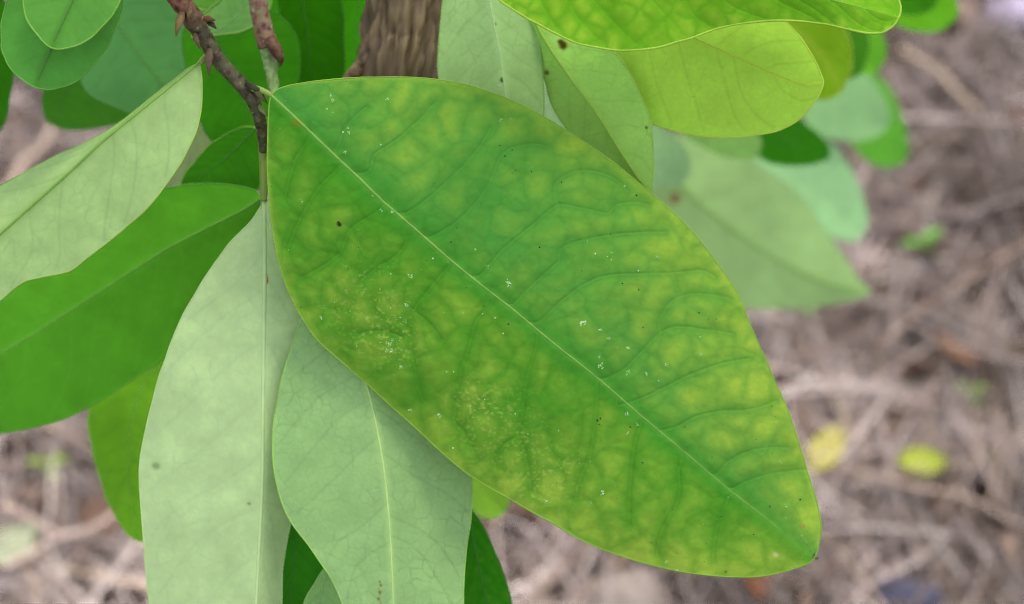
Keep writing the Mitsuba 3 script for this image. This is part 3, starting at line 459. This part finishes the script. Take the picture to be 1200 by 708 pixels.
# ---------------------------------------------------------------- ground and litter
rad = np.r_[0, np.geomspace(0.01, 1.2, 130), np.geomspace(1.4, 600, 40)]; na = 220
C0 = ground_at(600, 354)
ang = np.arange(na) * 2 * np.pi / na
X = C0[0] + rad[1:, None] * np.cos(ang); Y = C0[1] + rad[1:, None] * np.sin(ang)
V = np.vstack([[[C0[0], C0[1], 0]], np.stack([X, Y, 0 * X], -1).reshape(-1, 3)])
def ground_height(xy):
    q = np.c_[xy, np.zeros(len(xy))]
    return 0.022 * (meshkit.fbm(q * 9, 4, 3) - 0.5) + 0.010 * (meshkit.fbm(q * 45, 3, 4) - 0.5)
V[:, 2] = ground_height(V[:, :2]) * np.clip(1.5 - np.hypot(V[:, 0] - C0[0], V[:, 1] - C0[1]), 0, 1) 
i = 1 + np.arange(len(rad) - 2)[:, None] * na; j = np.arange(na)[None]; jn = (j + 1) % na
Q = np.stack([i + j, i + na + j, i + na + jn, i + jn], -1).reshape(-1, 4)
F = np.vstack([Q[:, [0, 1, 2]], Q[:, [0, 2, 3]], np.stack([np.zeros(na, int), 1 + np.arange(na), 1 + (np.arange(na) + 1) % na], 1)])
def soil(p, n, uv):
    a = mikit.fbm(p.x * 14, p.y * 14, p.z * 14, 4); b = mikit.fbm(p.x * 120, p.y * 120, p.z * 60, 3)
    c = mikit.mix(lin((44, 35, 32)).tolist(), lin((92, 76, 70)).tolist(), mikit.smoothstep(0.3, 0.7, a))
    return c * (0.55 + 0.9 * b)
scene['mat_soil'] = {'type': 'twosided', 'bsdf': {'type': 'diffuse', 'reflectance': mikit.proc(soil)}}
scene['ground'] = mikit.ply((V, F), 'mat_soil', smooth=True)
labels['ground'] = {'label': 'brown soil under a mat of dry needles', 'category': 'ground', 'kind': 'structure'}

def strands(n, spread, length, width, cols, seed, lift, centre=None, bright=None):
    """n dry needles or straws lying on the soil: bent three sided prisms, all in one mesh"""
    rng = np.random.default_rng(seed)
    c = (C0[:2] if centre is None else centre) + rng.uniform(-1, 1, (n, 2)) * spread
    flow = 2.2 * meshkit.fbm(np.c_[c * 5, np.zeros(n)], 2, seed) * math.pi
    a = np.where(rng.uniform(size=n) < 0.7, rng.uniform(0, 2 * np.pi, n), flow + rng.normal(0, 0.55, n))
    L = rng.uniform(*length, n); bend = rng.normal(0, 0.25, n); w = rng.uniform(*width, n)
    S = 6; t = np.linspace(-0.5, 0.5, S)
    th = a[:, None] + bend[:, None] * t[None]
    x = c[:, :1] + L[:, None] * t * np.cos(th); y = c[:, 1:] + L[:, None] * t * np.sin(th)
    g = ground_height(np.c_[x.ravel(), y.ravel()]).reshape(n, S)
    base = g.max(1, keepdims=True) * 0.45 + g * 0.55
    tilt = rng.normal(0, 0.10, n)[:, None] * L[:, None] * t
    z = base + rng.uniform(0, 1, n)[:, None] ** 1.6 * lift + tilt + w[:, None] * 0.6
    Cn = np.stack([x, y, z], -1)
    side = np.stack([-np.sin(th), np.cos(th), 0 * th], -1); upv = np.array([0, 0, 1.0])
    taper = (1 - 0.75 * np.abs(2 * t) ** 3)[None, :, None] * w[:, None, None]
    ring = np.stack([Cn + side * taper, Cn - side * taper, Cn + upv * taper * 0.9], 2)      # n,S,3,3
    V = ring.reshape(-1, 3)
    fs = []
    for k in range(S - 1):
        for e in range(3):
            p0, p1 = k * 3 + e, k * 3 + (e + 1) % 3
            fs += [(p0, p1, p1 + 3), (p0, p1 + 3, p0 + 3)]
    fs += [(0, 2, 1), (S * 3 - 3, S * 3 - 2, S * 3 - 1)]
    fs = np.array(fs)
    F = (fs[None] + (np.arange(n) * S * 3)[:, None, None]).reshape(-1, 3)
    cs = np.array([lin(q) for q in cols]) * [0.98, 0.97, 1.03]; ci = cs[rng.integers(len(cs), size=n)] * rng.uniform(0.82, 1.14, (n, 1))
    patch = 0.34 + 1.45 * meshkit.fbm(np.c_[c * 34, np.zeros(n)], 3, 107)
    ci = ci * (patch ** 1.9 * (0.61 + 0.21 * np.clip(-(c[:, 0] - C0[0]) * 4 - (c[:, 1] - C0[1]) * 4, -0.6, 1.4)))[:, None]  # shrub shade across the ground, painted as a gradient in the litter colour
    return V, F, np.repeat(ci, S * 3, axis=0)
MAUVE = [(186, 174, 171), (172, 160, 157), (158, 146, 143), (142, 129, 125), (192, 182, 179), (164, 150, 136), (132, 119, 112), (198, 190, 187)]
STRAW = [(200, 188, 184), (186, 174, 168), (206, 196, 194)]
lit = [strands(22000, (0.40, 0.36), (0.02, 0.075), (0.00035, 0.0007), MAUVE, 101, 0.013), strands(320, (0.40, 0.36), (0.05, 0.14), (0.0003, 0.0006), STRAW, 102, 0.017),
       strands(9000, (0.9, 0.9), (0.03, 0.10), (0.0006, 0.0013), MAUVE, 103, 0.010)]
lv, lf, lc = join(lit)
fn_ = np.cross(lv[lf[:, 1]] - lv[lf[:, 0]], lv[lf[:, 2]] - lv[lf[:, 0]]); ln_ = np.zeros_like(lv)
for k_ in range(3): np.add.at(ln_, lf[:, k_], fn_)
ln_ = 0.4 * ln_ / np.maximum(np.linalg.norm(ln_, axis=1, keepdims=True), 1e-12) + [0, 0, 0.6]                  # normals bent upward so the strands shade flatter and more evenly
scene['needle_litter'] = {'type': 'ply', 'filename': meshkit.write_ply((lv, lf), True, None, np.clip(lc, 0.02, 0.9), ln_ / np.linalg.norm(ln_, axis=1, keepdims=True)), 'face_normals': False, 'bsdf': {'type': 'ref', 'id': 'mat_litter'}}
labels['needle_litter'] = {'label': 'mat of dry greyish brown needles and straws covering the soil', 'category': 'dry needles', 'kind': 'stuff'}
# broken bits of bark and dead leaf
def chips(n, spread, size, cols, seed):
    rng = np.random.default_rng(seed); out = []
    c = C0[:2] + rng.uniform(-1, 1, (n, 2)) * spread; g = ground_height(c)
    for k in range(n):
        m = 9; a = np.arange(m) * 2 * np.pi / m; r = rng.uniform(*size) * (1 + 0.35 * rng.uniform(-1, 1, m)); asp = rng.uniform(0.35, 0.9); rot = rng.uniform(0, 6.3)
        x, y = r * np.cos(a), r * asp * np.sin(a); x, y = x * np.cos(rot) - y * np.sin(rot), x * np.sin(rot) + y * np.cos(rot)
        tl = rng.normal(0, 0.35, 2); zz = x * tl[0] + y * tl[1] + 8 * (x * x) * rng.normal()
        h = rng.uniform(0.0004, 0.0012); z0 = g[k] + rng.uniform(0.003, 0.011)
        V = np.vstack([np.c_[x, y, zz + h], np.c_[x, y, zz], [[0, 0, h]], [[0, 0, 0]]]) + [c[k, 0], c[k, 1], z0]
        j = np.arange(m); jn = (j + 1) % m
        F = np.vstack([np.c_[np.full(m, 2 * m), j, jn], np.c_[np.full(m, 2 * m + 1), m + jn, m + j], np.c_[j, m + j, m + jn], np.c_[j, m + jn, jn]])
        out.append((V, F, np.tile(lin(cols[rng.integers(len(cols))]) * rng.uniform(.6, 1.2), (len(V), 1))))
    return join(out)
put('bark_debris', chips(1500, (0.42, 0.38), (0.002, 0.008), [(70, 52, 46), (96, 74, 64), (132, 108, 96), (150, 130, 122), (96, 72, 60)], 105), 'mat_litter', smooth=False)
labels['bark_debris'] = {'label': 'crumbs of brown bark and dead leaf scattered among the needles', 'category': 'debris', 'kind': 'stuff'}

def tag(key, label, cat, group=None):
    labels[key] = {'label': label, 'category': cat}
    if group: labels[key]['group'] = group
def top_z(p, h=0.012):
    return np.array([p[0], p[1], ground_height(p[None, :2])[0] + h])
def fallen(px, py, L, W, rot, color, label, seed, tilt=0.25):
    k = numbered('fallen_leaf'); n, m = 30, 15
    u = np.linspace(0, 1, n)[:, None]; v = np.linspace(-1, 1, m)[None]
    w = W / 2 * np.sin(np.pi * u ** 0.85) ** 0.8
    x = (u - 0.5) * L + 0 * v; y = w * v; z = 0.18 * W * v ** 2 + tilt * 0.3 * L * (u - .5) ** 2 * 2
    c, s = math.cos(rot), math.sin(rot)
    V = np.stack([x * c - y * s, x * s + y * c, z + tilt * y], -1).reshape(-1, 3) + top_z(ground_at(px, py, 0.01), 0.013)
    i = np.arange(n - 1)[:, None] * m; j = np.arange(m - 1)[None]
    Q = np.stack([i + j, i + j + 1, i + m + j + 1, i + m + j], -1).reshape(-1, 4)
    col = lin(color) * (0.7 + 0.6 * meshkit.fbm(V * 300, 3, seed))[:, None]
    put(k, (V, np.vstack([Q[:, [0, 1, 2]], Q[:, [0, 2, 3]]]), col), 'mat_leaf_matte')
    M_ = V.reshape(n, m, 3)[:, m // 2]
    put(k + '__midrib', tube(M_, np.linspace(0.0005, 0.0002, n), 6, lin(color) * 1.1), 'mat_solid')
    tag(k, label, 'fallen leaf', 'fallen leaves on the needle litter')
fallen(966, 542, 0.022, 0.010, 1.0, (208, 206, 120), 'yellow fallen leaf on the needles, half hidden by the mottled leaf', 1)
fallen(1078, 560, 0.017, 0.0095, -0.1, (178, 194, 84), 'yellowish green fallen leaf lying alone on the needles at the right', 2)
fallen(886, 690, 0.018, 0.008, 1.5, (124, 84, 62), 'reddish brown fallen leaf below the mottled leaf at the bottom edge', 3)
fallen(615, 392, 0.05, 0.022, 0.6, (120, 90, 70), 'brown', 4) if False else None
fallen(1115, 420, 0.02, 0.009, 2.3, (128, 100, 82), 'dull reddish brown fallen leaf at the right, beside a dull green seedling', 5)
fallen(22, 660, 0.02, 0.012, 0.8, (186, 196, 170), 'pale bleached fallen leaf in the bottom left corner', 6)

def seedling(px, py, h, col, n, label, seed):
    rng = np.random.default_rng(seed); k = numbered('seedling'); p = top_z(ground_at(px, py, 0.01), 0.004)
    put(k + '__stem', tube(curve(fix([p, p + [0.001, 0.001, h * 0.5], p + [0, 0.002, h]]), 10), np.linspace(0.0006, 0.0004, 10), 6, lin((150, 160, 80))), 'mat_solid')
    for q in range(n):
        a = q * 2.4 + rng.uniform(0, 1); L = h * rng.uniform(0.7, 1.0); W = L * 0.42
        u = np.linspace(0, 1, 12)[:, None]; v = np.linspace(-1, 1, 7)[None]
        x = u * L + 0 * v; y = W / 2 * np.sin(np.pi * u ** 0.9) * v; z = 0.35 * x - 3 * x * x / (L * 8) * 1.0 + 0.2 * np.abs(y)
        c, s = math.cos(a), math.sin(a)
        V = np.stack([x * c - y * s, x * s + y * c, z], -1).reshape(-1, 3) + p + [0, 0, h * (1 - 0.12 * q)]
        i = np.arange(11)[:, None] * 7; j = np.arange(6)[None]
        Q = np.stack([i + j, i + j + 1, i + 8 + j, i + 7 + j], -1).reshape(-1, 4)
        put(numbered(k + '__leaf'), (V, np.vstack([Q[:, [0, 1, 2]], Q[:, [0, 2, 3]]]), lin(col) * rng.uniform(0.85, 1.1) * np.ones((len(V), 1))), 'mat_leaf_matte')
    tag(k, label, 'seedling', 'green seedlings sprouting from the needle litter')
seedling(1078, 292, 0.010, (132, 196, 100), 4, 'small green seedling in the needles at the right, below the blurred leaves', 1)
seedling(1138, 462, 0.008, (116, 150, 70), 3, 'dull green seedling near the right edge, above the yellowish green fallen leaf', 2)
seedling(58, 556, 0.010, (150, 180, 90), 4, 'faint green seedling in the needles below the broad deep green leaf', 3)
seedling(926, 372, 0.012, (128, 190, 100), 4, 'green seedling just below the large blurred pale leaf', 4)
seedling(980, 520, 0.008, (120, 160, 80), 3, 'tiny green seedling in the needles right beside the mottled leaf edge', 5) if False else None

def stone(px, py, size, col, label, seed):
    k = numbered('stone'); m = trimesh.creation.icosphere(subdivisions=4); v = np.array(m.vertices)
    v = v * (0.8 + 0.45 * meshkit.fbm(v * 1.6 + seed * 3.1, 3, seed))[:, None] * fix(size)
    c = lin(col) * (0.7 + 0.6 * meshkit.fbm(v * 260, 3, seed))[:, None]
    put(k, (v + top_z(ground_at(px, py, 0.01), size[2] * 0.45 + 0.004), np.array(m.faces), c), 'mat_litter'); tag(k, label, 'stone')
stone(1062, 700, (0.011, 0.006, 0.005), (76, 78, 98), 'dark bluish stone at the bottom edge on the right', 3)
stone(1188, 16, (0.010, 0.009, 0.008), (176, 168, 196), 'pale lilac stone in the top right corner', 4)
stone(742, 700, (0.012, 0.010, 0.008), (150, 140, 136), 'pale grey stone below the mottled leaf at the bottom edge', 5)

def fallen_twig(a, b, r, col, label, seed, lift=0.016):
    k = numbered('fallen_twig'); A, B = ground_at(*a, 0.01), ground_at(*b, 0.01)
    P = np.linspace(A, B, 40); P[:, 2] = np.interp(np.linspace(0, 1, 40), [0, 1], [top_z(A, lift)[2], top_z(B, lift)[2]])
    w = np.c_[np.linspace(0, 3, 40), np.full(40, seed), np.zeros(40)]
    P[:, :2] += 0.006 * (np.stack([meshkit.noise(w, seed), meshkit.noise(w, seed + 1)], 1) - 0.5); P[:, 2] += 0.004 * (meshkit.noise(w, seed + 2) - 0.5)
    v, f, _ = tube(P, np.linspace(r, r * 0.6, 40) * 0.62, 10, jag=0.2, seed=seed, jscale=300)
    put(k, (v, f, lin(col) * (0.7 + 0.6 * meshkit.fbm(v * 200, 3, seed))[:, None]), 'mat_litter'); tag(k, label, 'twig', 'dry twigs and straws lying on the litter')
fallen_twig((1058, 75), (1150, 150), 0.0023, (176, 160, 146), 'pale dry twig slanting down in the top right, below the lilac stone', 1)
fallen_twig((985, 560), (1200, 640), 0.0015, (178, 160, 150), 'long pale straw slanting across the lower right, under the yellowish green leaf', 2)
fallen_twig((1178, 490), (1105, 600), 0.0010, (156, 142, 134), 'thin straw leaning up to the right, just right of the yellowish green fallen leaf', 3)
fallen_twig((1200, 300), (1020, 420), 0.0014, (150, 132, 122), 'grey brown straw crossing the middle of the needles at the right', 4)
fallen_twig((0, 610), (120, 650), 0.0024, (190, 170, 164), 'pale thick straw crossing the bottom left corner', 5)
fallen_twig((20, 700), (170, 600), 0.0018, (196, 178, 172), 'pale straw rising to the right in the bottom left, against the long pale leaf', 6)
fallen_twig((60, 560), (80, 708), 0.0008, (214, 204, 200), 'very thin whitish straw running down in the bottom left', 7, 0.02)
fallen_twig((0, 235), (75, 130), 0.0034, (186, 168, 158), 'thick pale twig showing between the oval leaves and the leaf at the left edge', 8)
